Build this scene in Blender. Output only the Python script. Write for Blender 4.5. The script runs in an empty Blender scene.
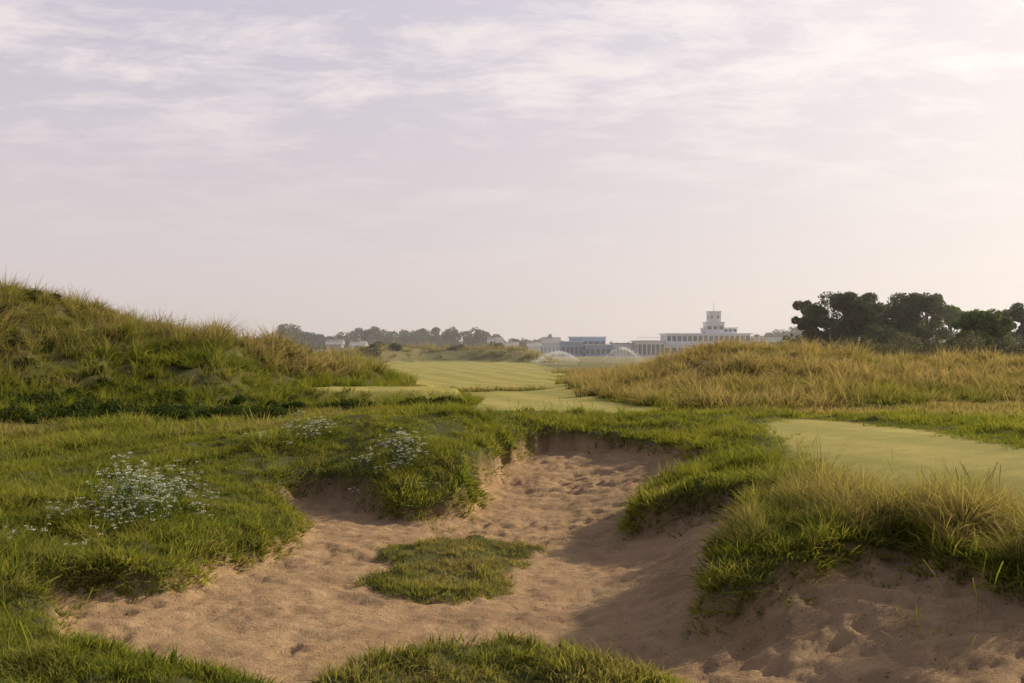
import bpy, bmesh, math, numpy as np
from mathutils import Vector
R=np.random.default_rng(7)
sc=bpy.context.scene
sc.view_settings.view_transform='Standard'; sc.view_settings.look='None'; sc.view_settings.exposure=0
H=2.6; F=996.0; HOR=348.0
def P(px,py,z):
    y=(H-z)*F/(py-HOR); return ((px-512)*y/F,y)
# ---------------- noise -----------------
def _hash(i,j,s):
    n=(i.astype(np.int64)*374761393+j.astype(np.int64)*668265263+s*974711)&0x7fffffff
    n=((n^(n>>13))*1274126177)&0x7fffffff
    return ((n^(n>>16))&0xffff)/65535.0
def vn(x,y,s=0):
    xi=np.floor(x);yi=np.floor(y);fx=x-xi;fy=y-yi
    fx=fx*fx*(3-2*fx);fy=fy*fy*(3-2*fy)
    a=_hash(xi,yi,s);b=_hash(xi+1,yi,s);c=_hash(xi,yi+1,s);d=_hash(xi+1,yi+1,s)
    return (a*(1-fx)+b*fx)*(1-fy)+(c*(1-fx)+d*fx)*fy
def fbm(x,y,f,o=4,s=0):
    t=0;a=1;n=0
    for k in range(o):
        t=t+a*vn(x*f+17.3*k,y*f-9.1*k,s+k);n+=a;a*=.5;f*=2.03
    return t/n*2-1
def sm(a,b,t):
    t=np.clip((t-a)/(b-a),0,1); return t*t*(3-2*t)
# --------------- polygons ----------------
def chaikin(p,n=2):
    p=np.array(p,float)
    for _ in range(n):
        q=np.roll(p,-1,0); p=np.stack([p*.75+q*.25,p*.25+q*.75],1).reshape(-1,2)
    return p
def sdf(poly,x,y):
    "positive inside"
    d=np.full(x.shape,1e9);ins=np.zeros(x.shape,bool)
    n=len(poly)
    for i in range(n):
        ax,ay=poly[i];bx,by=poly[(i+1)%n]
        ex,ey=bx-ax,by-ay
        t=np.clip(((x-ax)*ex+(y-ay)*ey)/(ex*ex+ey*ey+1e-12),0,1)
        d=np.minimum(d,(x-ax-t*ex)**2+(y-ay-t*ey)**2)
        c=((ay>y)!=(by>y))
        if abs(ey)>1e-9:
            ins^=c&(x<(ex*(y-ay)/ey+ax))
    d=np.sqrt(d); return np.where(ins,d,-d)
BUNK=chaikin([P(20,612,-.6),P(60,598,-.6),P(120,596,-.6),P(190,593,-.6),P(205,572,-.6),P(300,549,-.6),P(303,524,-.55),P(264,504,-.5),P(330,491,-.47),
 P(385,513,-.53),P(455,519,-.53),P(486,496,-.5),P(500,466,-.3),P(580,454,-.15),P(660,460,-.05),P(728,470,.05),P(696,486,-.1),P(650,496,-.15),
 P(618,515,-.2),P(700,505,0),P(768,506,.1),P(735,538,.05),P(680,587,-.15),P(712,598,-.1),P(800,578,.1),P(845,562,.2),P(895,546,.25),
 P(925,568,.2),P(1024,576,.3),(6.3,9.6),(7.5,7.0),(5,4.6),(2.6,5.5),(1.9,8.2),P(665,690,-.6),P(590,660,-.6),P(500,652,-.6),P(420,660,-.6),
 P(355,684,-.6),P(310,706,-.6),P(190,684,-.55),P(90,655,-.55)],2)
ISL=chaikin([P(364,576,-.6),P(400,562,-.6),P(374,546,-.6),P(440,537,-.6),P(500,534,-.6),P(560,545,-.6),P(505,556,-.6),P(528,580,-.6),P(450,591,-.6),P(400,596,-.6)],2)
FW1=chaikin([(-3.5,31),(4.5,33),(7.5,34.5),(8,37.5),(4.5,41),(3.6,60),(4,100),(5,170),(-26,170),(-15,95),(-7,62),(-1.4,50),(-1.5,40)],2)
FW2=chaikin([P(752,420,.6),P(880,419,.75),P(1024,446,.85),P(1150,470,.9),P(1250,545,.8),P(1024,506,.65),P(940,492,.62),P(850,486,.6),P(788,450,.6)],2)
TEE=chaikin([(-9.6,42.6),(-2.6,43.2),(-2.2,48),(-9.6,49)],2)
# --------------- height ------------------
def tps(pts):
    p=np.array(pts,float);n=len(p);X=p[:,:2]
    def phi(r2): return .5*r2*np.log(r2+1e-9)
    A=np.zeros((n+3,n+3));r2=((X[:,None]-X[None])**2).sum(-1)
    A[:n,:n]=phi(r2)+np.eye(n)*.25
    A[:n,n]=1;A[:n,n+1:]=X;A[n,:n]=1;A[n+1:,:n]=X.T
    w=np.linalg.solve(A,np.r_[p[:,2],0,0,0])
    def f(x,y):
        o=w[n]+w[n+1]*x+w[n+2]*y
        for i in range(n): o=o+w[i]*phi((x-X[i,0])**2+(y-X[i,1])**2)
        return o
    return f
def C(px,py,z): return P(px,py,z)+(z,)
Sf=tps([C(512,600,-.7),C(400,620,-.7),C(250,640,-.65),C(100,615,-.6),C(600,650,-.68),C(512,683,-.6),C(250,585,-.65),C(330,530,-.6),C(550,540,-.66),
 C(560,500,-.58),C(540,480,-.42),C(590,466,-.22),C(660,476,-.05),C(615,530,-.6),C(665,522,-.35),C(720,530,0),C(655,560,-.62),C(640,600,-.66),
 C(700,600,-.38),C(800,590,0),C(900,570,.1),C(1000,592,.12),C(850,640,-.25),C(1000,650,-.1),C(740,650,-.5),C(980,683,-.22),C(580,462,-.15),
 C(700,640,-.58),(5,6,-.2),(2.5,7,-.5),(7,8,.2),(-8,14,-.5),(-7,9,-.5)])
Gf=tps([C(0,610,-.38),C(0,683,-.42),C(100,665,-.52),C(60,560,-.25),C(180,560,-.33),C(0,500,-.1),C(150,500,-.1),C(270,520,-.35),C(250,480,-.12),
 C(0,440,0),C(150,430,0),C(300,430,.15),C(330,480,-.15),C(400,498,-.25),C(460,506,-.35),C(380,455,.35),C(430,418,.85),C(350,420,.5),C(450,450,.42),C(520,425,.58),
 C(600,427,.52),C(520,452,.12),C(600,445,.25),C(680,415,.68),C(740,416,.7),C(740,440,.55),C(690,460,.25),C(642,508,-.05),C(700,488,.25),C(760,482,.42),
 C(830,458,.58),C(705,582,-.05),C(735,558,.15),C(800,545,.35),C(780,512,.45),C(880,533,.4),C(950,523,.42),C(1020,560,.38),C(1000,512,.46),
 C(850,510,.44),C(900,470,.62),C(1024,480,.7),C(780,428,.6),C(900,432,.72),C(1024,447,.85),C(1150,500,.8),C(300,700,-.52),C(400,684,-.55),C(500,668,-.55),C(600,682,-.55),
 (-8,4,-.3),(0,3,-.4),(8,4,.5),(8,9,.5),(-14,12,0),(-20,25,0),(16,15,.8),(16,25,.6),(0,34,.1),(-14,36,0),(14,34,.4),(-6,34,.2),(0,7,-.55)])
CX1=np.array([-90,-60,-40,-25,-22,-19,-15.8,-13,-10.7,-8.6,-7,-4.5]);CZ1=np.array([0,3,4.2,4.5,4.35,3.8,3.0,2.5,2.1,1.4,.6,0])
CX2=np.array([1,3,5.3,7.7,11.3,15,20,26,31,45,70,120]);CZ2=np.array([0,.15,.4,1.05,2.45,2.35,1.9,1.6,1.5,1.8,1.5,0])
def dunes(x,y):
    n=fbm(x,y,.12,3,5)
    yc=46+n*4+np.clip(-x-22,0,30)*-.25+8*sm(-13.5,-9,x)
    d1=np.interp(x+n*1.0,CX1,CZ1)*(.45*sm(yc-12.5,yc-5,y)+.55*sm(yc-8,yc,y))*(1-sm(yc+2,yc+22,y))
    n2=fbm(x,y,.1,3,9)
    d2=np.interp(x+n2*1.0,CX2,CZ2)*(.3*sm(34,44,y+n2*4)+.7*sm(42,58,y+n2*4))*(1-sm(60,80,y))
    return d1,d2
def masks(x,y):
    j=fbm(x,y,1.5,3,21)*.22+fbm(x,y,5,2,31)*.12
    b=sdf(BUNK,x,y)+j+.05
    i=sdf(ISL,x,y)+j*1.4
    return b,i
def height(x,y,full=False):
    far=.12*fbm(x,y,.08,3,2)+.08+.3*sm(8,16,x)*(1-sm(30,60,y))
    fj=fbm(x,y,.45,3,61)*.5*(1+sm(40,90,y)*3)
    fw2=sdf(FW2,x,y)+fj*.4;f1=sdf(FW1,x,y)+fj
    f1=np.minimum(f1,np.abs(y-58-.5*x-6*fbm(x,y,.11,2,66))-1.6+1.2*sm(1,4,x)*2)
    fw=np.maximum(f1,fw2)
    hump=sm(85,120,y)*(1-sm(280,330,y))*np.clip(fbm(x,y,.028,3,44)+.16,0,1)*3.9*sm(0,6,-sdf(FW1,x,y))
    hump=hump*(1-sm(.0,.05,x/np.maximum(y,1)))*(1-sm(240,290,y))
    w=sm(-21,-14,x)*(1-sm(13,19,x))*sm(-2,3,y)*(1-sm(29,35,y))
    xc=np.clip(x,-22,20);yc=np.clip(y,-3,36)
    g=Gf(xc,yc)*w+far*(1-w)
    s=Sf(xc,yc)
    rough=sm(0,.8,-fw)
    g=g+w*rough*(.11*fbm(x,y,.7,3,3)+.14*np.maximum(0,fbm(x,y,1.9,2,4)))*(.4+.6*sm(9.5,12,y))
    g=g+.35*fbm(x,y,.05,2,67)*sm(48,70,y)*(1-sm(150,200,y))
    d1,d2=dunes(x,y)
    dn=sm(.2,1.2,d1+d2)
    g=g+d1+d2+dn*(.8*fbm(x,y,.28,3,6)*sm(.3,2,d1+.5*d2)+.4*fbm(x,y,.9,2,8))
    tee=sdf(TEE,x,y)
    g=g*(1-sm(-2.2,0,tee))+np.maximum(g,.75)*sm(-2.2,0,tee)*(sm(-.5,.3,tee))+g*sm(-2.2,0,tee)*(1-sm(-.5,.3,tee))
    g=g+hump
    b,i=masks(x,y)
    m=sm(-.14,.04,b)
    dent=.05*sm(.58,.72,vn(x*3.7,y*3.7,77))*sm(.1,.4,b)+.038*sm(.58,.72,vn(x*5.6+3,y*5.6,78))+.025*sm(.55,.7,vn(x*8+1,y*8,79))
    dent=dent*(.45+.65*sm(-.2,.3,fbm(x,y,.5,2,81)))
    s=s+.04*fbm(x,y,1.3,3,12)+.028*fbm(x,y,4.5,2,13)-dent
    s=s+.10*(1-sm(0,.35,b))
    g2=np.maximum(g,s+.12+.08*fbm(x,y,2.2,2,14))
    g=np.where(b>-1.2,g*(1-sm(-1.2,-.3,b))+g2*sm(-1.2,-.3,b),g)
    z=g*(1-m)+s*m
    z=z+sm(-.05,.25,i)*(.10+.10*fbm(x,y,1.3,2,15))*m
    if full: return z,b,i,fw,d1,d2,tee,hump
    return z
def axis(lo,hi,step,a,b,gl,gh):
    c=list(np.arange(lo,hi,step));s=step;v=hi
    up=[]
    while v<b: up.append(v);s*=gh;v+=s
    up.append(b)
    dn=[];s=step;v=lo
    while True:
        s*=gl;v-=s
        if v<a: break
        dn.append(v)
    dn.append(a)
    return np.array(dn[::-1]+c+up)
xs=axis(-9,9,.055,-3500,3500,1.035,1.035)
ys=axis(7.5,24,.055,-400,5000,1.08,1.025)
X,Y=np.meshgrid(xs,ys)
xf=X.ravel();yf=Y.ravel()
z,b,i_,fw,d1,d2,tee,hump=height(xf,yf,True)
sand=sm(-.12,.0,b)*(1-sm(-.02,.12,i_))
fair=np.maximum(sm(-.3,.3,fw),sm(-.2,.1,tee))
dry=np.clip(sm(.1,1,d2)*.9+sm(.3,1.5,d1)*.45+sm(.3,1.5,hump)*.6,0,1)
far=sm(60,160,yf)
nx,ny=len(xs),len(ys)
idx=np.arange(nx*ny).reshape(ny,nx)
quads=np.stack([idx[:-1,:-1],idx[:-1,1:],idx[1:,1:],idx[1:,:-1]],-1).reshape(-1,4)
def mkmesh(name,co,faces):
    me=bpy.data.meshes.new(name)
    n=len(co);k=faces.shape[1]
    me.vertices.add(n);me.vertices.foreach_set('co',np.asarray(co,np.float32).ravel())
    me.loops.add(faces.size);me.loops.foreach_set('vertex_index',faces.astype(np.int32).ravel())
    me.polygons.add(len(faces));me.polygons.foreach_set('loop_start',np.arange(0,faces.size,k,dtype=np.int32))
    try: me.polygons.foreach_set('loop_total',np.full(len(faces),k,dtype=np.int32))
    except Exception: pass
    me.update(calc_edges=True); return me
def fattr(me,name,v,typ='FLOAT'):
    a=me.attributes.new(name,typ,'POINT')
    if typ=='FLOAT_VECTOR': a.data.foreach_set('vector',np.asarray(v,np.float32).ravel())
    elif typ=='INT': a.data.foreach_set('value',np.asarray(v,np.int32))
    else: a.data.foreach_set('value',np.asarray(v,np.float32))
def link(name,me,mat=None,parent=None,smooth=False):
    o=bpy.data.objects.new(name,me);sc.collection.objects.link(o)
    if mat is not None: me.materials.append(mat)
    if parent: o.parent=parent
    if smooth: me.polygons.foreach_set('use_smooth',np.ones(len(me.polygons),bool))
    return o
# ---------------- node helpers ---------------
class NT:
    def __init__(s,t): s.t=t
    def n(s,ty,**k):
        nd=s.t.nodes.new(ty)
        for a,v in k.items(): setattr(nd,a,v)
        return nd
    def l(s,a,b): s.t.links.new(a,b)
    def setin(s,sock,v):
        if isinstance(v,bpy.types.NodeSocket): s.l(v,sock)
        else: sock.default_value=v
    def math(s,op,a,b=0.0,c=None,clamp=False):
        nd=s.t.nodes.new('ShaderNodeMath');nd.operation=op;nd.use_clamp=clamp
        s.setin(nd.inputs[0],a);s.setin(nd.inputs[1],b)
        if c is not None: s.setin(nd.inputs[2],c)
        return nd.outputs[0]
    def mix(s,f,a,b,blend='MIX'):
        nd=s.t.nodes.new('ShaderNodeMix');nd.data_type='RGBA';nd.blend_type=blend
        s.setin(nd.inputs[0],f)
        for k,v in ((6,a),(7,b)):
            if isinstance(v,tuple) and len(v)==3: v=v+(1,)
            s.setin(nd.inputs[k],v)
        return nd.outputs[2]
    def attr(s,name,ty='GEOMETRY'):
        nd=s.t.nodes.new('ShaderNodeAttribute');nd.attribute_name=name;nd.attribute_type=ty;return nd.outputs['Fac']
    def noise(s,vec,scale,det=4,rough=.55):
        nd=s.t.nodes.new('ShaderNodeTexNoise');nd.inputs['Scale'].default_value=scale;nd.inputs['Detail'].default_value=det;nd.inputs['Roughness'].default_value=rough
        if vec is not None: s.l(vec,nd.inputs['Vector'])
        return nd.outputs['Fac']
    def ramp(s,v,a,b,c=0.,d=1.):
        nd=s.t.nodes.new('ShaderNodeMapRange');s.setin(nd.inputs[0],v);nd.inputs[1].default_value=a;nd.inputs[2].default_value=b;nd.inputs[3].default_value=c;nd.inputs[4].default_value=d;return nd.outputs[0]
def newmat(name):
    m=bpy.data.materials.new(name);m.use_nodes=True;m.node_tree.nodes.clear()
    t=NT(m.node_tree);out=t.n('ShaderNodeOutputMaterial');return m,t,out
def simple(name,col,rough=.8,var=.15,scale=2.):
    m,t,out=newmat(name);p=t.n('ShaderNodeBsdfPrincipled');p.inputs['Roughness'].default_value=rough
    g=t.n('ShaderNodeNewGeometry').outputs['Position'];nz=t.noise(g,scale)
    c=t.mix(nz,tuple(v*(1-var) for v in col),tuple(min(1,v*(1+var)) for v in col));t.l(c,p.inputs['Base Color'])
    t.l(p.outputs[0],out.inputs[0]);return m
# ground
gm,t,out=newmat('ground_mat')
pos=t.n('ShaderNodeNewGeometry').outputs['Position']
n1=t.noise(pos,.35,5);n2=t.noise(pos,3.,5);n3=t.noise(pos,45.,4,.7)
sA=t.mix(t.ramp(n2,.3,.7),(.37,.235,.13),(.47,.315,.175))
sA=t.mix(t.ramp(t.noise(pos,1.1,6,.65),.45,.68),sA,(.27,.17,.095))
sA=t.mix(t.ramp(n3,.45,.75,0,.6),sA,(.54,.38,.23))
sA=t.mix(t.ramp(t.noise(pos,22.,3,.6),.63,.70),sA,(.13,.08,.045))
gr=t.mix(t.ramp(n1,.35,.65),(.055,.075,.018),(.10,.11,.03))
gr=t.mix(t.ramp(n3,.4,.7),gr,(.13,.115,.05))
fwc=t.mix(t.ramp(n1,.35,.65),(.29,.26,.06),(.41,.34,.10))
fwc=t.mix(t.ramp(t.noise(pos,2.2,6,.7),.42,.66,0,.7),fwc,(.20,.20,.05))
fwc=t.mix(t.ramp(t.noise(pos,30.,4,.75),.4,.65,0,.6),fwc,(.45,.37,.13))
spx=t.n('ShaderNodeSeparateXYZ');t.l(pos,spx.inputs[0])
st=t.math('SINE',t.math('ADD',t.math('MULTIPLY',spx.outputs[0],1.9),t.math('MULTIPLY',spx.outputs[1],.55)))
fwc=t.mix(t.ramp(st,-.4,.4,0,.4),fwc,(.20,.205,.05))
drc=t.mix(t.ramp(n2,.35,.65),(.19,.145,.08),(.11,.10,.05))
c=t.mix(t.attr('dry'),gr,drc)
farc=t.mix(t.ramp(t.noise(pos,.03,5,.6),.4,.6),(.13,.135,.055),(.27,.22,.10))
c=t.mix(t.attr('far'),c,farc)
c=t.mix(t.attr('fair'),c,fwc)
c=t.mix(t.attr('sand'),c,sA)
p=t.n('ShaderNodeBsdfPrincipled');p.inputs['Roughness'].default_value=.95;p.inputs['Specular IOR Level'].default_value=.1
t.l(c,p.inputs['Base Color'])
bp=t.n('ShaderNodeBump');bp.inputs['Strength'].default_value=1.;bp.inputs['Distance'].default_value=.065
hh=t.math('ADD',t.noise(pos,8.,7,.72),t.math('MULTIPLY',n3,.3))
hh=t.math('MULTIPLY',hh,t.math('SUBTRACT',1.0,t.math('MULTIPLY',t.attr('fair'),.75)))
t.l(hh,bp.inputs['Height']);t.l(bp.outputs[0],p.inputs['Normal'])
t.l(p.outputs[0],out.inputs[0])
me=mkmesh('ground',np.stack([xf,yf,z],1),quads)
fattr(me,'sand',sand);fattr(me,'fair',fair);fattr(me,'dry',dry);fattr(me,'far',far)
link('ground',me,gm,smooth=True)

# ---------------- grass prototypes -----------
def clump(n,rad,h0,h1,w,lean,seg=3,seed=0,seedhead=False):
    r=np.random.default_rng(seed)
    a=r.uniform(0,2*np.pi,n);q=rad*np.sqrt(r.uniform(0,1,n))
    bx=q*np.cos(a);by=q*np.sin(a)
    da=a+r.normal(0,.9,n);ln=np.abs(r.normal(lean,lean*.5,n));hh=r.uniform(h0,h1,n)
    fa=r.uniform(0,np.pi,n)
    V=[];Hh=[]
    for k in range(seg+1):
        u=k/seg
        cx=bx+np.cos(da)*ln*hh*u**1.9;cy=by+np.sin(da)*ln*hh*u**1.9
        cz=hh*(u-.32*np.clip(ln,0,1.5)*u**2.2)-.02
        ww=w*(1-u**1.5*.92)*.5
        if seedhead: ww=w*np.where(u>.7,1.6,.35)*.5
        V.append(np.stack([np.stack([cx-np.cos(fa)*ww,cy-np.sin(fa)*ww,cz],1),np.stack([cx+np.cos(fa)*ww,cy+np.sin(fa)*ww,cz],1)],1));Hh.append(np.full((n,2),u))
    V=np.stack(V,1).reshape(n,-1,3);Hh=np.stack(Hh,1).reshape(n,-1)
    m=2*(seg+1);base=(np.arange(n)*m)[:,None]
    Fc=np.concatenate([base+np.array([2*k,2*k+1,2*k+3,2*k+2]) for k in range(seg)],0)
    rr=np.repeat(r.uniform(0,1,n),m)
    return V.reshape(-1,3),Fc,Hh.ravel(),rr
gmat,t,out=newmat('grass_blade_mat')
pos=t.n('ShaderNodeNewGeometry').outputs['Position'];h=t.attr('h');tint=t.attr('tint','INSTANCER');br=t.attr('br')
rnd=t.n('ShaderNodeObjectInfo').outputs['Random']
lush=t.mix(t.ramp(t.noise(pos,.5,4,.6),.38,.62),(.09,.15,.014),(.25,.28,.034))
lush=t.mix(t.math('MULTIPLY',br,.5),lush,(.36,.33,.08))
lush=t.mix(t.math('MULTIPLY',rnd,.4),lush,(.045,.08,.012))
dryc=t.mix(br,(.56,.43,.25),(.24,.185,.10))
dryc=t.mix(t.math('MULTIPLY',rnd,.45),dryc,(.14,.13,.06))
tn=t.math('ADD',tint,t.math('MULTIPLY',t.math('SUBTRACT',t.noise(pos,.9,4),.5),1.1),clamp=True)
tn=t.math('ADD',tn,t.math('MULTIPLY',t.math('SUBTRACT',br,.5),.6),clamp=True)
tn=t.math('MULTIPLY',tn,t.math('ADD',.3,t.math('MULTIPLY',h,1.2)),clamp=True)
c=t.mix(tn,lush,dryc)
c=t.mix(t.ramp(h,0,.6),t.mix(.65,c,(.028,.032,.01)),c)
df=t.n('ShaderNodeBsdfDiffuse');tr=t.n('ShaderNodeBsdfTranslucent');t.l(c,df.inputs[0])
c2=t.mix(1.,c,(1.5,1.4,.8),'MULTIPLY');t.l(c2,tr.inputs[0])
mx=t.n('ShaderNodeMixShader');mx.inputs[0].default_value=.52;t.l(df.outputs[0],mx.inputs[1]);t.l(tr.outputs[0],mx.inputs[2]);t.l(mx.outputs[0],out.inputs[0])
protos=bpy.data.collections.new('grass_clump_library')
specs=[(30,.14,.07,.19,.015,.6,2,1,False),(30,.14,.06,.17,.015,.8,2,2,False),(30,.15,.08,.24,.015,.5,2,3,False),
 (60,.10,.35,.75,.013,.6,3,4,False),(66,.12,.3,.65,.013,.9,3,5,False),(60,.09,.4,.9,.012,.5,3,6,False),
 (4,.2,.3,.62,.007,.25,4,7,True),
 (36,.26,.3,1.2,.03,.6,2,8,False),(40,.30,.25,.8,.034,.95,2,9,False)]
for k,s_ in enumerate(specs):
    V,Fc,hv,rr=clump(*s_[:7],seed=s_[7],seedhead=s_[8])
    m_=mkmesh('clump_%02d'%k,V,Fc);fattr(m_,'h',hv);fattr(m_,'br',rr);m_.materials.append(gmat)
    protos.objects.link(bpy.data.objects.new('clump_%02d'%k,m_))
def scatter(name,co,rot,scl,idx,tint,coll):
    me=bpy.data.meshes.new(name);me.vertices.add(len(co));me.vertices.foreach_set('co',np.asarray(co,np.float32).ravel())
    fattr(me,'rot',rot,'FLOAT_VECTOR');fattr(me,'scl',scl,'FLOAT_VECTOR');fattr(me,'idx',idx,'INT');fattr(me,'tint',tint)
    o=bpy.data.objects.new(name,me);sc.collection.objects.link(o)
    ng=bpy.data.node_groups.new(name+'_nodes','GeometryNodeTree')
    ng.interface.new_socket('Geometry',in_out='INPUT',socket_type='NodeSocketGeometry')
    ng.interface.new_socket('Geometry',in_out='OUTPUT',socket_type='NodeSocketGeometry')
    N=ng.nodes.new;L=ng.links.new
    gi=N('NodeGroupInput');go=N('NodeGroupOutput');ci=N('GeometryNodeCollectionInfo');ci.inputs['Collection'].default_value=coll
    ci.inputs['Separate Children'].default_value=True;ci.inputs['Reset Children'].default_value=True
    ip=N('GeometryNodeInstanceOnPoints');ip.inputs['Pick Instance'].default_value=True
    def na(n,ty):
        a=N('GeometryNodeInputNamedAttribute');a.data_type=ty;a.inputs['Name'].default_value=n;return a.outputs['Attribute']
    e=N('FunctionNodeEulerToRotation');L(na('rot','FLOAT_VECTOR'),e.inputs[0])
    L(gi.outputs[0],ip.inputs['Points']);L(ci.outputs[0],ip.inputs['Instance']);L(na('idx','INT'),ip.inputs['Instance Index'])
    L(e.outputs[0],ip.inputs['Rotation']);L(na('scl','FLOAT_VECTOR'),ip.inputs['Scale']);L(ip.outputs[0],go.inputs[0])
    md=o.modifiers.new('scatter','NODES');md.node_group=ng
    return o
rings=[(4,9,30),(9,14,80),(14,20,52),(20,28,28),(28,36,17),(36,50,9),(50,72,5),(72,120,2.0),(120,200,.7)]
PX=[];PY=[]
for a,bb,dn in rings:
    wd=.58*bb+3;n=int((bb-a)*2*wd*dn)
    PX.append(R.uniform(-wd,wd,n));PY.append(R.uniform(a,bb,n))
px=np.concatenate(PX);py=np.concatenate(PY)
z,b,i_,fw,d1,d2,tee,hump=height(px,py,True)
rn=R.uniform(size=len(px));rn2=R.uniform(size=len(px))
weed=(px>3.3)&(px<4.8)&(py>8.6)&(py<9.7)&(rn2<.10)
grassy=((b<.05)|(i_>.0))|((b<.5)&(rn2<.02))|((b<.12)&(rn2<.4))|weed
isf2=(np.maximum(fw,tee)>.0+.5*rn**3)
keep=grassy&(~isf2)
keep&=~((d1<.1)&(d2<.1)&(hump<.1)&(py>110))
e=.15
zx=height(px+e,py);zy=height(px,py+e)
gx=-(zx-z)/e;gy=-(zy-z)/e
N=len(px)
pn=fbm(px,py,.55,3,51);pn2=fbm(px,py,.18,3,52);pn3=fbm(px,py,1.3,2,53)
scale=.85+.5*pn+.6*pn3+.45*rn*rn
idx=R.integers(0,3,N)
idx=np.where((rn2<.02)&(b<-.5),6,idx)
idx=np.where(weed,6,idx)
grow=1+sm(20,60,py)*1.0+sm(60,160,py)*1.2
tint=.06+.6*sm(-.1,.6,pn2)+.15*sm(25,40,py)+.55*sm(3,7,px)*sm(27,31,py)
mar=(px>1.9)&(b<-.1)&(b>-1.7)&(py<16.5)&(i_<0)&(fw<-.5)
mm=mar&(rn2<.22+.9*pn3+.3*pn)
idx=np.where(mm,R.integers(3,6,N),idx);scale=np.where(mm,.34+.42*sm(2.5,4.5,px)*(.5+rn)+.45*pn3,scale);tint=np.where(mm,.36+.5*pn+.3*pn3,tint)
bk=(b<-.25)&(py>18)&(py<31)&(px>-6)&(px<9)&(fw<-.4)&(rn2<.12+.4*pn+.5*pn3)
idx=np.where(bk,R.integers(3,6,N),idx);scale=np.where(bk,.38+.24*rn,scale);tint=np.where(bk,.14,tint)
dm=(d1>.25)|(d2>.12)|(hump>.4)
dmm=dm&(rn2<.9)
idx=np.where(dmm,R.integers(7,9,N),idx)
scale=np.where(dmm,(.6+.6*rn*rn+.55*pn+.6*pn3)*np.where(d2>.12,.8,1),scale*1.0)
tint=np.where(d1>.25,.55+.65*pn2+.55*pn,tint);tint=np.where(d2>.12,.72+.2*sm(0,1,d2)+.6*pn2+.5*pn,tint);tint=np.where((hump>.4),.75,tint)
ft=((d1>.02)&(d1<.9)&(py>33)&(px<-6))|((tee<-.1)&(tee>-2.4)&(py<46)&(px>-12))
ftm=ft&(rn2<.8)
idx=np.where(ftm,R.integers(7,9,N),idx);scale=np.where(ftm,.45+.35*rn,scale);tint=np.where(ft,.0,tint)
lr=(px<-2)&(b<-.8)&(py>12)&(py<34)&(~dm)
scale=np.where(lr&(idx<3),scale*(1.2+.6*pn),scale)
scale=np.maximum(scale,.32)
scale=np.where(idx<3,scale*grow,scale)
edge=(b>-.3)&(b<.16)&(idx<3)&(i_<-.2)
scale=np.where(edge,np.clip(scale*1.2,.6,1.55)*np.where(b>.05,.7,1),scale)
scale=np.where((i_>-.2)&(b>0),np.clip(scale*.62,.3,.75),scale)
scale=np.where((py<11.6)&(px<2)&(idx<3),scale*.68,scale)
scale=np.where((np.maximum(fw,tee)>-.6)&(idx<3),scale*.55,scale)
scale=np.where((idx>=7)&(py>70),scale*1.3,scale)
wide=np.where(idx<3,1.25,1.)
yaw=R.uniform(0,2*np.pi,N)
tl=np.clip(np.hypot(gx,gy),0,1.8);kx=gx/(np.hypot(gx,gy)+1e-6);ky=gy/(np.hypot(gx,gy)+1e-6)
ang=np.arctan(tl)*np.where(idx<3,.95,.45)
tx=kx*ang+R.normal(0,.12,N);ty=ky*ang+R.normal(0,.12,N)
lx=np.cos(yaw)*tx+np.sin(yaw)*ty;ly=-np.sin(yaw)*tx+np.cos(yaw)*ty
rot=np.stack([-ly,lx,yaw],1)
scl=np.stack([np.maximum(scale,.6)*wide,np.maximum(scale,.6)*wide,scale],1)
k=keep
co=np.stack([px,py,z-.01],1)
near=k&(py<36)&(~dm)
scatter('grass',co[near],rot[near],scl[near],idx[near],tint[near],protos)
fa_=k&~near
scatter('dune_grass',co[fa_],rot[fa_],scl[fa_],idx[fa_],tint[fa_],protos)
print('instances',k.sum())

# ---------------- foliage soups ----------------
def leaves(centers,radii,n_each,size,r,squash=.8):
    V=[];
    for c_,ra,n in zip(centers,radii,n_each):
        d=r.normal(size=(n,3));d/=np.linalg.norm(d,axis=1)[:,None]
        q=ra*r.uniform(.35,1.05,n)**.6
        p_=np.array(c_)+d*q[:,None]*np.array([1,1,squash])
        V.append(p_)
    p_=np.concatenate(V);n=len(p_)
    a=r.normal(size=(n,3));a/=np.linalg.norm(a,axis=1)[:,None]
    b_=np.cross(a,r.normal(size=(n,3)));b_/=np.linalg.norm(b_,axis=1)[:,None]
    s=size*r.uniform(.5,1.3,n)[:,None]
    v=np.stack([p_-a*s,p_+b_*s*.45,p_+a*s,p_-b_*s*.45],1).reshape(-1,3)
    f=np.arange(4*n).reshape(n,4)
    return v,f
def leafmat(name,c0,c1,sc_=.6):
    m,t,out=newmat(name);pos=t.n('ShaderNodeNewGeometry').outputs['Position']
    c=t.mix(t.ramp(t.noise(pos,sc_,3),.35,.65),c0,c1)
    df=t.n('ShaderNodeBsdfDiffuse');tr=t.n('ShaderNodeBsdfTranslucent');t.l(c,df.inputs[0]);t.l(c,tr.inputs[0])
    mx=t.n('ShaderNodeMixShader');mx.inputs[0].default_value=.3;t.l(df.outputs[0],mx.inputs[1]);t.l(tr.outputs[0],mx.inputs[2]);t.l(mx.outputs[0],out.inputs[0]);return m
pine=leafmat('pine_foliage',(.08,.10,.045),(.14,.15,.06));bright=leafmat('broadleaf_foliage',(.12,.18,.045),(.20,.25,.07))
scrub=leafmat('scrub_foliage',(.035,.055,.014),(.07,.095,.022),1.5);distf=leafmat('distant_foliage',(.07,.085,.055),(.11,.12,.075),.06)
gorse=leafmat('gorse_foliage',(.08,.10,.04),(.14,.14,.065),.15)
bark=simple('bark',(.12,.09,.07),.9,.3,3)
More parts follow.
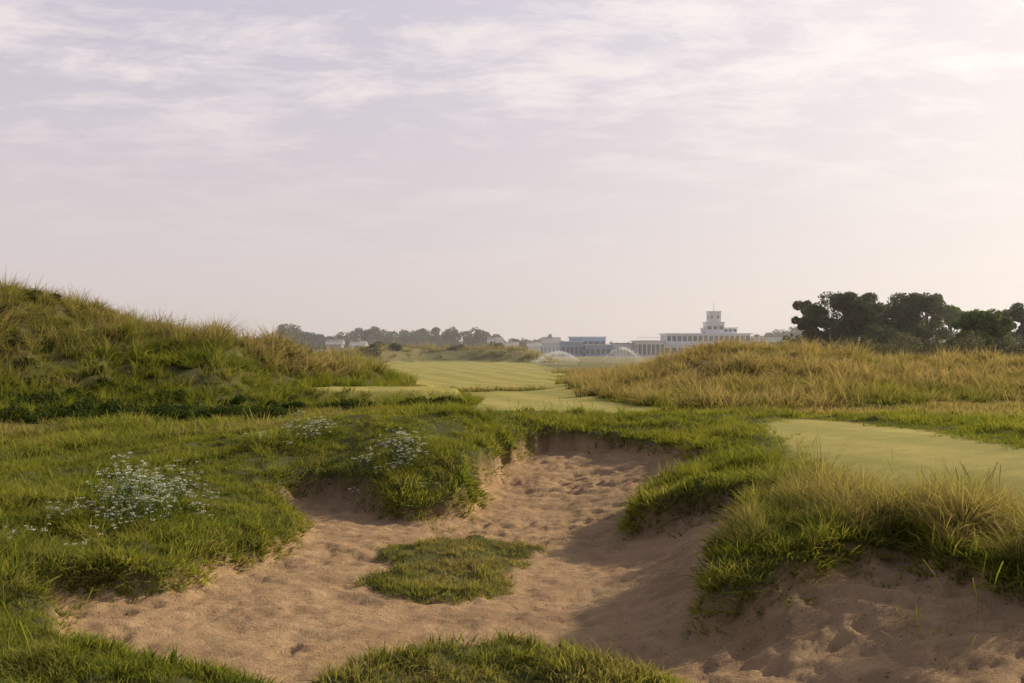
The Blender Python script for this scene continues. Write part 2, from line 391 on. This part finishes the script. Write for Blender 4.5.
def tube(bm,a,b_,r0,r1,n=8):
    a=Vector(a);b_=Vector(b_);d=(b_-a).normalized();u=d.orthogonal().normalized();w=d.cross(u)
    A=[];B=[]
    for k in range(n):
        an=2*math.pi*k/n;o=u*math.cos(an)+w*math.sin(an);A.append(bm.verts.new(a+o*r0));B.append(bm.verts.new(b_+o*r1))
    for k in range(n): bm.faces.new((A[k],A[(k+1)%n],B[(k+1)%n],B[k]))
    bm.faces.new(B)
def tree(name,px_,toppy,wpx,y,mat,seed,nb=26,base=None):
    r=np.random.default_rng(seed)
    x=(px_-512)*y/F;top=H+(HOR-toppy)*y/F;wd=wpx*y/F*.5
    g=float(height(np.array([x]),np.array([float(y)]))[0]) if base is None else base
    hh=top-g
    root=bpy.data.objects.new(name,None);sc.collection.objects.link(root);root.location=(x,y,g)
    bm=bmesh.new();bend=r.normal(0,.3,2)
    p0=(0,0,-.2);p1=(bend[0],bend[1],hh*.35);p2=(bend[0]*1.5,bend[1],hh*.7)
    tube(bm,p0,p1,.045*hh,.032*hh);tube(bm,p1,p2,.032*hh,.012*hh)
    cs=[];rs=[]
    for k in range(nb):
        th=r.uniform(0,2*np.pi);q=math.sqrt(r.uniform(0,1));zz=.12+.8*r.uniform(0,1)**.85
        env=math.sin(min(1,zz)*math.pi*.82+.42)**.6
        c_=(math.cos(th)*q*wd*.9*env,math.sin(th)*q*wd*.9*env,hh*zz)
        cs.append(c_);rs.append(wd*r.uniform(.13,.27))
        if k%3==0:
            m_=Vector((p1[0]*.5+p2[0]*.5,p1[1],hh*min(.6,.2+zz*.4)));tube(bm,m_,(c_[0]*.8,c_[1]*.8,c_[2]),.012*hh,.004*hh,5)
    cs=np.array(cs);cs[:,2]*= (hh-.2*wd)/max(cs[:,2].max(),.1)
    mt=bpy.data.meshes.new('trunk');bm.to_mesh(mt);bm.free();link('trunk',mt,bark,root,True)
    v,f=leaves(cs,rs,[320]*nb,.2,r,.8);link('crown',mkmesh('crown',v,f),mat,root)
tree('pine_tree',812,299,50,125,pine,1,44)
tree('pine_tree',848,289,92,120,pine,2,76)
tree('pine_tree',918,290,84,124,pine,3,68)
tree('pine_tree',885,302,60,135,pine,8,44)
tree('broadleaf_tree',982,309,66,105,bright,4,54)
tree('pine_tree',1024,303,60,125,pine,5,44)
tree('broadleaf_tree',950,304,50,140,bright,6,36)
tree('broadleaf_tree',1070,300,70,125,bright,7,44)
tree('pine_tree',1120,296,80,125,pine,9,44)
r=np.random.default_rng(3)
cs=[];rs=[]
for k in range(200):
    y=r.uniform(90,120);p_=r.uniform(775,1160);x=(p_-512)*y/F
    g=float(height(np.array([x]),np.array([y]))[0]);ra=r.uniform(.8,1.7)
    cs.append((x,y,g+ra*r.uniform(.7,1.9)));rs.append(ra)
v,f=leaves(cs,rs,[260]*len(cs),.2,r);link('scrub_thicket',mkmesh('scrub_thicket',v,f),leafmat('thicket_foliage',(.10,.11,.05),(.18,.165,.085),.3))
def bushes(name,lst,size,mat,n=260):
    cs=[];rs=[]
    for (x,y,ra) in lst:
        g=float(height(np.array([x]),np.array([y]))[0])
        for q in range(3):
            cs.append((x+r.normal(0,ra*.6),y+r.normal(0,ra*.5),g+ra*r.uniform(.1,.5)));rs.append(ra*r.uniform(.5,.9))
    v,f=leaves(cs,rs,[n]*len(cs),size,r,.7);link(name,mkmesh(name,v,f),mat)
L=[]
for k in range(90): L.append((r.uniform(-22,-8.5),35.4+r.normal(0,.8),r.uniform(.3,.65)))
for k in range(30): L.append((r.uniform(-9.6,-2.2),40.8+r.normal(0,.6),r.uniform(.25,.5)))
for k in range(16): L.append((r.uniform(-24,-20.5),46+r.normal(0,.6),r.uniform(.3,.55)))
for k in range(40): L.append((r.uniform(-22,-9),r.uniform(37,43),r.uniform(.2,.45)))
bushes('low_scrub',L,.06,scrub)
L=[]
for k in range(130):
    y=r.uniform(110,260);p_=r.uniform(300,520);L.append(((p_-512)*y/F,y,r.uniform(.5,1.4)))
L=[q for q in L if sdf(FW1,np.array([q[0]]),np.array([q[1]]))[0]<-3]
bushes('gorse_scrub',L,.3,gorse,140)
cs=[];rs=[]
for (p_,tp,hw) in [(180,333,30),(230,334,25),(262,337,12),(288,322,14),(312,331,20),(345,332,18),(372,325,22),(400,329,24),(430,327,26),(460,325,26),(485,332,16),
  (507,338,18),(528,337,16),(553,336,9),(600,342,20),(632,340,10),(690,338,20),(770,332,26),(800,326,30),(840,335,30),(900,330,40),(960,330,40),(1030,330,60),(1120,328,60),(-20,334,80),(80,334,80)]:
    y=r.uniform(370,410);x=(p_-512)*y/F;top=H+(HOR-tp)*y/F;w=hw*y/F
    for k in range(int(18+w*2.4)):
        ra=r.uniform(1.4,3.2);hx=r.uniform(-1,1)
        cs.append((x+hx*w,y+r.normal(0,4),max(ra*.4,(top-ra*.75)*r.uniform(.2,1)*(1-.25*hx*hx))));rs.append(ra)
v,f=leaves(cs,rs,[130]*len(cs),.6,r,.8);link('distant_tree_line',mkmesh('distant_tree_line',v,f),distf)

# ---------------- cow parsley -------------------
pw=simple('umbel_white',(.76,.76,.66),.8,.05);pg=simple('stem_green',(.12,.17,.05),.8,.2)
def parsley(px_,py_,z_,spread,n,hmax,seed):
    r=np.random.default_rng(seed);x0,y0=P(px_,py_,z_)
    root=bpy.data.objects.new('cow_parsley',None);sc.collection.objects.link(root);root.location=(x0,y0,0)
    bm=bmesh.new();cs=[];rs=[]
    for k in range(n):
        dx,dy=r.normal(0,spread,2);g=float(height(np.array([x0+dx]),np.array([y0+dy]))[0])
        h_=hmax*r.uniform(.35,1)*math.exp(-(dx*dx+dy*dy)/(6*spread**2));tx_,ty_=dx+r.normal(0,.08),dy+r.normal(0,.08)
        tube(bm,(dx,dy,g-.02),(tx_,ty_,g+h_*.6),.005,.004,4)
        for m_ in range(6):
            ex,ey=tx_+r.normal(0,.13),ty_+r.normal(0,.13);ez=g+h_*r.uniform(.65,1.1)
            tube(bm,(tx_,ty_,g+h_*.6),(ex,ey,ez),.003,.002,3);cs.append((ex,ey,ez));rs.append(r.uniform(.025,.05))
    mt=bpy.data.meshes.new('stems');bm.to_mesh(mt);bm.free();link('stems',mt,pg,root)
    v,f=leaves(cs,rs,[20]*len(cs),.0095,r,.3);link('flower_umbels',mkmesh('flower_umbels',v,f),pw,root)
    lc=[(c_[0]+r.normal(0,.07),c_[1]+r.normal(0,.07),c_[2]-hmax*r.uniform(.1,.6)) for c_ in cs]
    v,f=leaves(lc,[.09]*len(lc),[12]*len(lc),.022,r,.6);link('leaves',mkmesh('leaves',v,f),scrub,root)
parsley(132,524,-.2,.42,66,1.1,1);parsley(172,505,-.15,.3,20,.8,2);parsley(398,456,.4,.34,34,.8,3);parsley(300,455,.1,.34,22,.7,4);parsley(20,555,-.25,.3,6,.5,5)

# ---------------- buildings --------------------
white=simple('white_render',(.74,.76,.80),.7,.04,.5);blueg=simple('bluegrey_cladding',(.24,.35,.52),.6,.08,.4);roofm=simple('grey_roof',(.30,.28,.29),.7,.2,.5)
brick=simple('brick_wall',(.40,.31,.27),.9,.15,2)
gl,t,out=newmat('window_glass');p=t.n('ShaderNodeBsdfPrincipled');p.inputs['Base Color'].default_value=(.06,.08,.12,1);p.inputs['Roughness'].default_value=.12;t.l(p.outputs[0],out.inputs[0])
def boxes(name,lst,mat,parent):
    bm=bmesh.new()
    for (x0,x1,y0,y1,z0,z1) in lst:
        vs=[bm.verts.new(c_) for c_ in ((x0,y0,z0),(x1,y0,z0),(x1,y1,z0),(x0,y1,z0),(x0,y0,z1),(x1,y0,z1),(x1,y1,z1),(x0,y1,z1))]
        for q in ((0,3,2,1),(4,5,6,7),(0,1,5,4),(1,2,6,5),(2,3,7,6),(3,0,4,7)): bm.faces.new([vs[a] for a in q])
    m_=bpy.data.meshes.new(name);bm.to_mesh(m_);bm.free();return link(name,m_,mat,parent)
def storey(W,G,RF,x0,x1,y0,y1,z0,z1,n,sill,head,pier=.5,over=.35):
    T=.3
    W.append((x0,x1,y0,y0+T,z0,z0+sill));W.append((x0,x1,y0,y0+T,z0+head,z1))
    bw=(x1-x0)/n
    for k in range(n+1):
        c_=x0+k*bw;a=max(x0,c_-pier/2);b_=min(x1,c_+pier/2);W.append((a,b_,y0,y0+T,z0+sill,z0+head))
    G.append((x0+.02,x1-.02,y0+.2,y0+.24,z0+sill-.02,z0+head+.02))
    for xa,xb in ((x0,x0+T),(x1-T,x1)):
        W.append((xa,xb,y0+T,y1-T,z0,z0+sill));W.append((xa,xb,y0+T,y1-T,z0+head,z1))
        m=max(2,int((y1-y0)/3.5));d=(y1-y0-2*T)/m
        for k in range(m+1):
            c_=y0+T+k*d;W.append((xa,xb,max(y0+T,c_-.4),min(y1-T,c_+.4),z0+sill,z0+head))
        xm=(xa+xb)/2;G.append((xm-.02,xm+.02,y0+T,y1-T,z0+sill-.02,z0+head+.02))
    W.append((x0,x1,y1-T,y1,z0,z1))
    RF.append((x0-over,x1+over,y0-over,y1+over,z1,z1+.28))
def bx(px_,y=300.): return (px_-512)*y/F
root=bpy.data.objects.new('clubhouse',None);sc.collection.objects.link(root)
W=[];G=[];RF=[]
y=300.
storey(W,G,RF,bx(664),bx(757),y,y+16,-.5,3.4,14,1.4,3.1)
storey(W,G,RF,bx(637),bx(664)-.1,y-2,y+12,-.5,4.6,6,1.0,4.2,.35,.5)
storey(W,G,RF,bx(668),bx(753),y+3,y+15,3.68,6.8,16,.9,2.6,.4,.6)
storey(W,G,RF,bx(757)+.5,bx(787),y+2,y+14,-.5,5.6,5,3.4,4.9)
storey(W,G,RF,bx(709),bx(741),y+5,y+13,7.08,8.6,7,.5,1.3,.3,.3)
storey(W,G,RF,bx(709),bx(727),y+3.6,y+9,7.08,10.3,3,1.2,2.2,.5,.2)
storey(W,G,RF,bx(712),bx(724),y+4.2,y+8.4,10.58,13.6,2,1.0,1.9,1.3,.2)
boxes('walls',W,white,root);boxes('windows',G,gl,root);boxes('roof_slabs',RF,white,root)
bm=bmesh.new();tube(bm,(bx(718),y+6,13.8),(bx(718),y+6,17.0),.12,.06)
for k in range(30):
    xx=bx(664)+k*(bx(757)-bx(664))/29; tube(bm,(xx,y+.1,3.6),(xx,y+.1,4.65),.04,.04,5)
tube(bm,(bx(664),y+.1,4.65),(bx(757),y+.1,4.65),.05,.05,5);tube(bm,(bx(664),y+.1,4.2),(bx(757),y+.1,4.2),.04,.04,5)
for k in range(12):
    xx=bx(637)+k*(bx(664)-bx(637))/11; tube(bm,(xx,y-2,4.8),(xx,y-2,5.8),.04,.04,5)
tube(bm,(bx(637),y-2,5.8),(bx(664),y-2,5.8),.05,.05,5)
m_=bpy.data.meshes.new('railings_and_flagpole');bm.to_mesh(m_);bm.free();link('railings_and_flagpole',m_,white,root)
root=bpy.data.objects.new('golf_shop_building',None);sc.collection.objects.link(root)
W=[];G=[];RF=[]
storey(W,G,RF,bx(562),bx(584),y+4,y+16,-.5,4.4,5,1.2,3.4)
storey(W,G,RF,bx(584)+.5,bx(612),y+2,y+16,-.5,3.4,5,1.2,2.8)
storey(W,G,RF,bx(574),bx(611),y+17,y+26,-.5,6.0,6,4.2,5.3)
boxes('walls',W,blueg,root);boxes('windows',G,gl,root);boxes('roof_slabs',RF,white,root)
root=bpy.data.objects.new('golf_pavilion',None);sc.collection.objects.link(root)
W=[];G=[];RF=[];storey(W,G,RF,bx(613)+.6,bx(635),y+6,y+14,-.5,3.9,6,1.3,3.2,.4)
boxes('walls',W,white,root);boxes('windows',G,gl,root);boxes('roof_slabs',RF,roofm,root)
def house(px0,px1,toppy,y,wm):
    root=bpy.data.objects.new('distant_house',None);sc.collection.objects.link(root)
    x0,x1=bx(px0,y),bx(px1,y);top=H+(HOR-toppy)*y/F;ev=top*.66;d=8
    W=[];G=[];storey(W,G,[],x0,x1,y,y+d,-.5,ev,4,ev*.35,ev*.8,1.2)
    boxes('walls',W,wm,root);boxes('windows',G,gl,root)
    bm=bmesh.new();o=.4
    v=[bm.verts.new(c_) for c_ in ((x0-o,y-o,ev),(x1+o,y-o,ev),(x1+o,y+d+o,ev),(x0-o,y+d+o,ev),(x0-o,y+d/2,top),(x1+o,y+d/2,top))]
    for q in ((0,1,5,4),(2,3,4,5),(1,2,5),(3,0,4),(0,3,2,1)): bm.faces.new([v[a] for a in q])
    m_=bpy.data.meshes.new('roof');bm.to_mesh(m_);bm.free();link('roof',m_,roofm,root)
    boxes('chimney',[(x0+2,x0+3,y+d/2-.5,y+d/2+.5,top-1,top+1.0)],brick,root)
house(264,280,335,360,white);house(326,341,339,362,brick);house(488,502,337,350,white);house(504,518,342,362,brick);house(543,560,337,330,white);house(528,541,342,358,white);house(350,364,341,358,white)

# ---------------- sprinklers -------------------
wm_,t,out=newmat('water_mist');df=t.n('ShaderNodeBsdfDiffuse');df.inputs[0].default_value=(.95,.95,.95,1);tr=t.n('ShaderNodeBsdfTranslucent');tr.inputs[0].default_value=(.95,.95,.95,1)
mx=t.n('ShaderNodeMixShader');mx.inputs[0].default_value=.5;t.l(df.outputs[0],mx.inputs[1]);t.l(tr.outputs[0],mx.inputs[2])
t.l(mx.outputs[0],out.inputs[0])
metal=simple('sprinkler_metal',(.1,.1,.1),.5)
def spray(px_,y,L_,hgt,dirs,seed):
    r=np.random.default_rng(seed);x0=bx(px_,y);g=float(height(np.array([x0]),np.array([float(y)]))[0])
    root=bpy.data.objects.new('lawn_sprinkler',None);sc.collection.objects.link(root);root.location=(x0,y,g)
    bm=bmesh.new();tube(bm,(0,0,-.05),(0,0,.35),.06,.04);tube(bm,(0,0,.35),(.15*dirs,0,.45),.03,.02)
    m_=bpy.data.meshes.new('riser');bm.to_mesh(m_);bm.free();link('riser',m_,metal,root)
    P_=[]
    # thin rising jet that breaks up, then a drifting mist that thins out
    n=2600;u=r.uniform(0,1,n);P_.append(np.stack([dirs*L_*u,r.normal(0,.12,n)*(.2+u),.45+hgt*3.6*u*(1-u*.92)+r.normal(0,.05+.16*u,n)],1))
    n=5200;u=r.uniform(.1,1.15,n);P_.append(np.stack([dirs*L_*u+r.normal(0,.4,n),r.normal(0,1.3,n),(.45+hgt*3.6*u*np.clip(1-u*.85,.05,1))*r.uniform(0,1,n)**.55],1))
    p_=np.concatenate(P_);p_=p_[p_[:,2]>.03];n=len(p_)
    cl_=fbm(p_[:,0]+50,p_[:,2]*1.5+p_[:,1]+50,.9,2,5);p_=p_[r.uniform(size=n)<.55+.9*cl_];n=len(p_)
    a=r.normal(size=(n,3));a/=np.linalg.norm(a,axis=1)[:,None];b_=np.cross(a,r.normal(size=(n,3)));b_/=np.linalg.norm(b_,axis=1)[:,None]
    s=.036;v=np.stack([p_-a*s,p_+b_*s,p_+a*s],1).reshape(-1,3)
    link('water_spray',mkmesh('water_spray',v,np.arange(3*n).reshape(n,3)),wm_,root)
spray(580,150,6.0,1.5,-1,1);spray(603,160,5.5,2.0,1,2)

# ---------------- sky, sun ---------------
AZ=math.radians(65);EL=math.radians(27)
sd=Vector((math.sin(AZ)*math.cos(EL),math.cos(AZ)*math.cos(EL),math.sin(EL)))
w=bpy.data.worlds.new('World');sc.world=w;w.use_nodes=True;w.node_tree.nodes.clear();t=NT(w.node_tree)
out=t.n('ShaderNodeOutputWorld');sky=t.n('ShaderNodeTexSky');sky.sky_type='NISHITA';sky.sun_disc=False;sky.sun_elevation=EL;sky.sun_rotation=AZ;sky.dust_density=3
b1=t.n('ShaderNodeBackground');b1.inputs[1].default_value=.1;t.l(sky.outputs[0],b1.inputs[0])
tc=t.n('ShaderNodeTexCoord').outputs['Generated'];sp=t.n('ShaderNodeSeparateXYZ');t.l(tc,sp.inputs[0])
zc=t.math('MAXIMUM',sp.outputs[2],0.0);den=t.math('ADD',zc,.16)
cb=t.n('ShaderNodeCombineXYZ');t.l(t.math('DIVIDE',sp.outputs[0],den),cb.inputs[0]);t.l(t.math('DIVIDE',sp.outputs[1],den),cb.inputs[1])
mp=t.n('ShaderNodeMapping');mp.inputs['Scale'].default_value=(1.5,2.4,1);mp.inputs['Location'].default_value=(2.9,1.35,0);mp.inputs['Rotation'].default_value=(0,0,-.25);t.l(cb.outputs[0],mp.inputs[0])
big=t.noise(mp.outputs[0],.7,3,.5);nz=t.n('ShaderNodeTexNoise');nz.inputs['Scale'].default_value=2.2;nz.inputs['Detail'].default_value=12;nz.inputs['Roughness'].default_value=.69;nz.inputs['Distortion'].default_value=.25;t.l(mp.outputs[0],nz.inputs[0])
cl=t.math('ADD',t.math('MULTIPLY',nz.outputs[0],1.0),t.math('MULTIPLY',big,.7))
cl=t.ramp(cl,.82,1.02)
cl=t.math('MULTIPLY',cl,t.math('ADD',t.ramp(zc,.03,.12,0,.2),t.ramp(zc,.14,.25,0,.75)))
dt=t.n('ShaderNodeVectorMath');dt.operation='DOT_PRODUCT';t.l(tc,dt.inputs[0]);dt.inputs[1].default_value=sd
glow=t.math('POWER',t.math('MAXIMUM',dt.outputs['Value'],0.0),3.0)
veil=t.mix(t.ramp(zc,0.0,.32),(.78,.68,.655),(.63,.585,.68))
veil=t.mix(t.ramp(zc,.34,.7),veil,(.17,.21,.33))
veil=t.mix(t.math('MULTIPLY',glow,.95,clamp=True),veil,(1.38,1.25,1.12))
cc=t.mix(t.math('MULTIPLY',glow,1.0,clamp=True),(.92,.83,.81),(1.42,1.31,1.2))
cc=t.mix(t.ramp(zc,.34,.7),cc,(.38,.38,.44))
col=t.mix(t.math('MULTIPLY',cl,.9),veil,cc)
col=t.mix(t.ramp(sp.outputs[1],-.6,.3,.6,0),col,(.20,.20,.27))
b2=t.n('ShaderNodeBackground');t.l(col,b2.inputs[0]);b2.inputs[1].default_value=1.0
ms=t.n('ShaderNodeMixShader');ms.inputs[0].default_value=.92;t.l(b1.outputs[0],ms.inputs[1]);t.l(b2.outputs[0],ms.inputs[2]);t.l(ms.outputs[0],out.inputs[0])
sl=bpy.data.lights.new('sun','SUN');sl.energy=5.0;sl.angle=math.radians(.6);sl.color=(1,.86,.62)
so=bpy.data.objects.new('sun',sl);sc.collection.objects.link(so);so.rotation_euler=sd.to_track_quat('Z','Y').to_euler()
hm,t,out=newmat('haze_volume');vs=t.n('ShaderNodeVolumeScatter');vs.inputs['Color'].default_value=(.97,.94,.94,1);vs.inputs['Density'].default_value=.0009;vs.inputs['Anisotropy'].default_value=.35
t.l(vs.outputs[0],out.inputs['Volume'])
boxes('haze',[(-500,500,78,700,-8,26)],hm,None)
cam=bpy.data.cameras.new('camera');co_=bpy.data.objects.new('camera',cam);sc.collection.objects.link(co_)
cam.lens=35.0;cam.sensor_width=36;cam.clip_end=8000;cam.clip_start=.05
co_.location=(0,0,H);co_.rotation_euler=(math.radians(90)+math.atan(6.5/996),0,0);sc.camera=co_
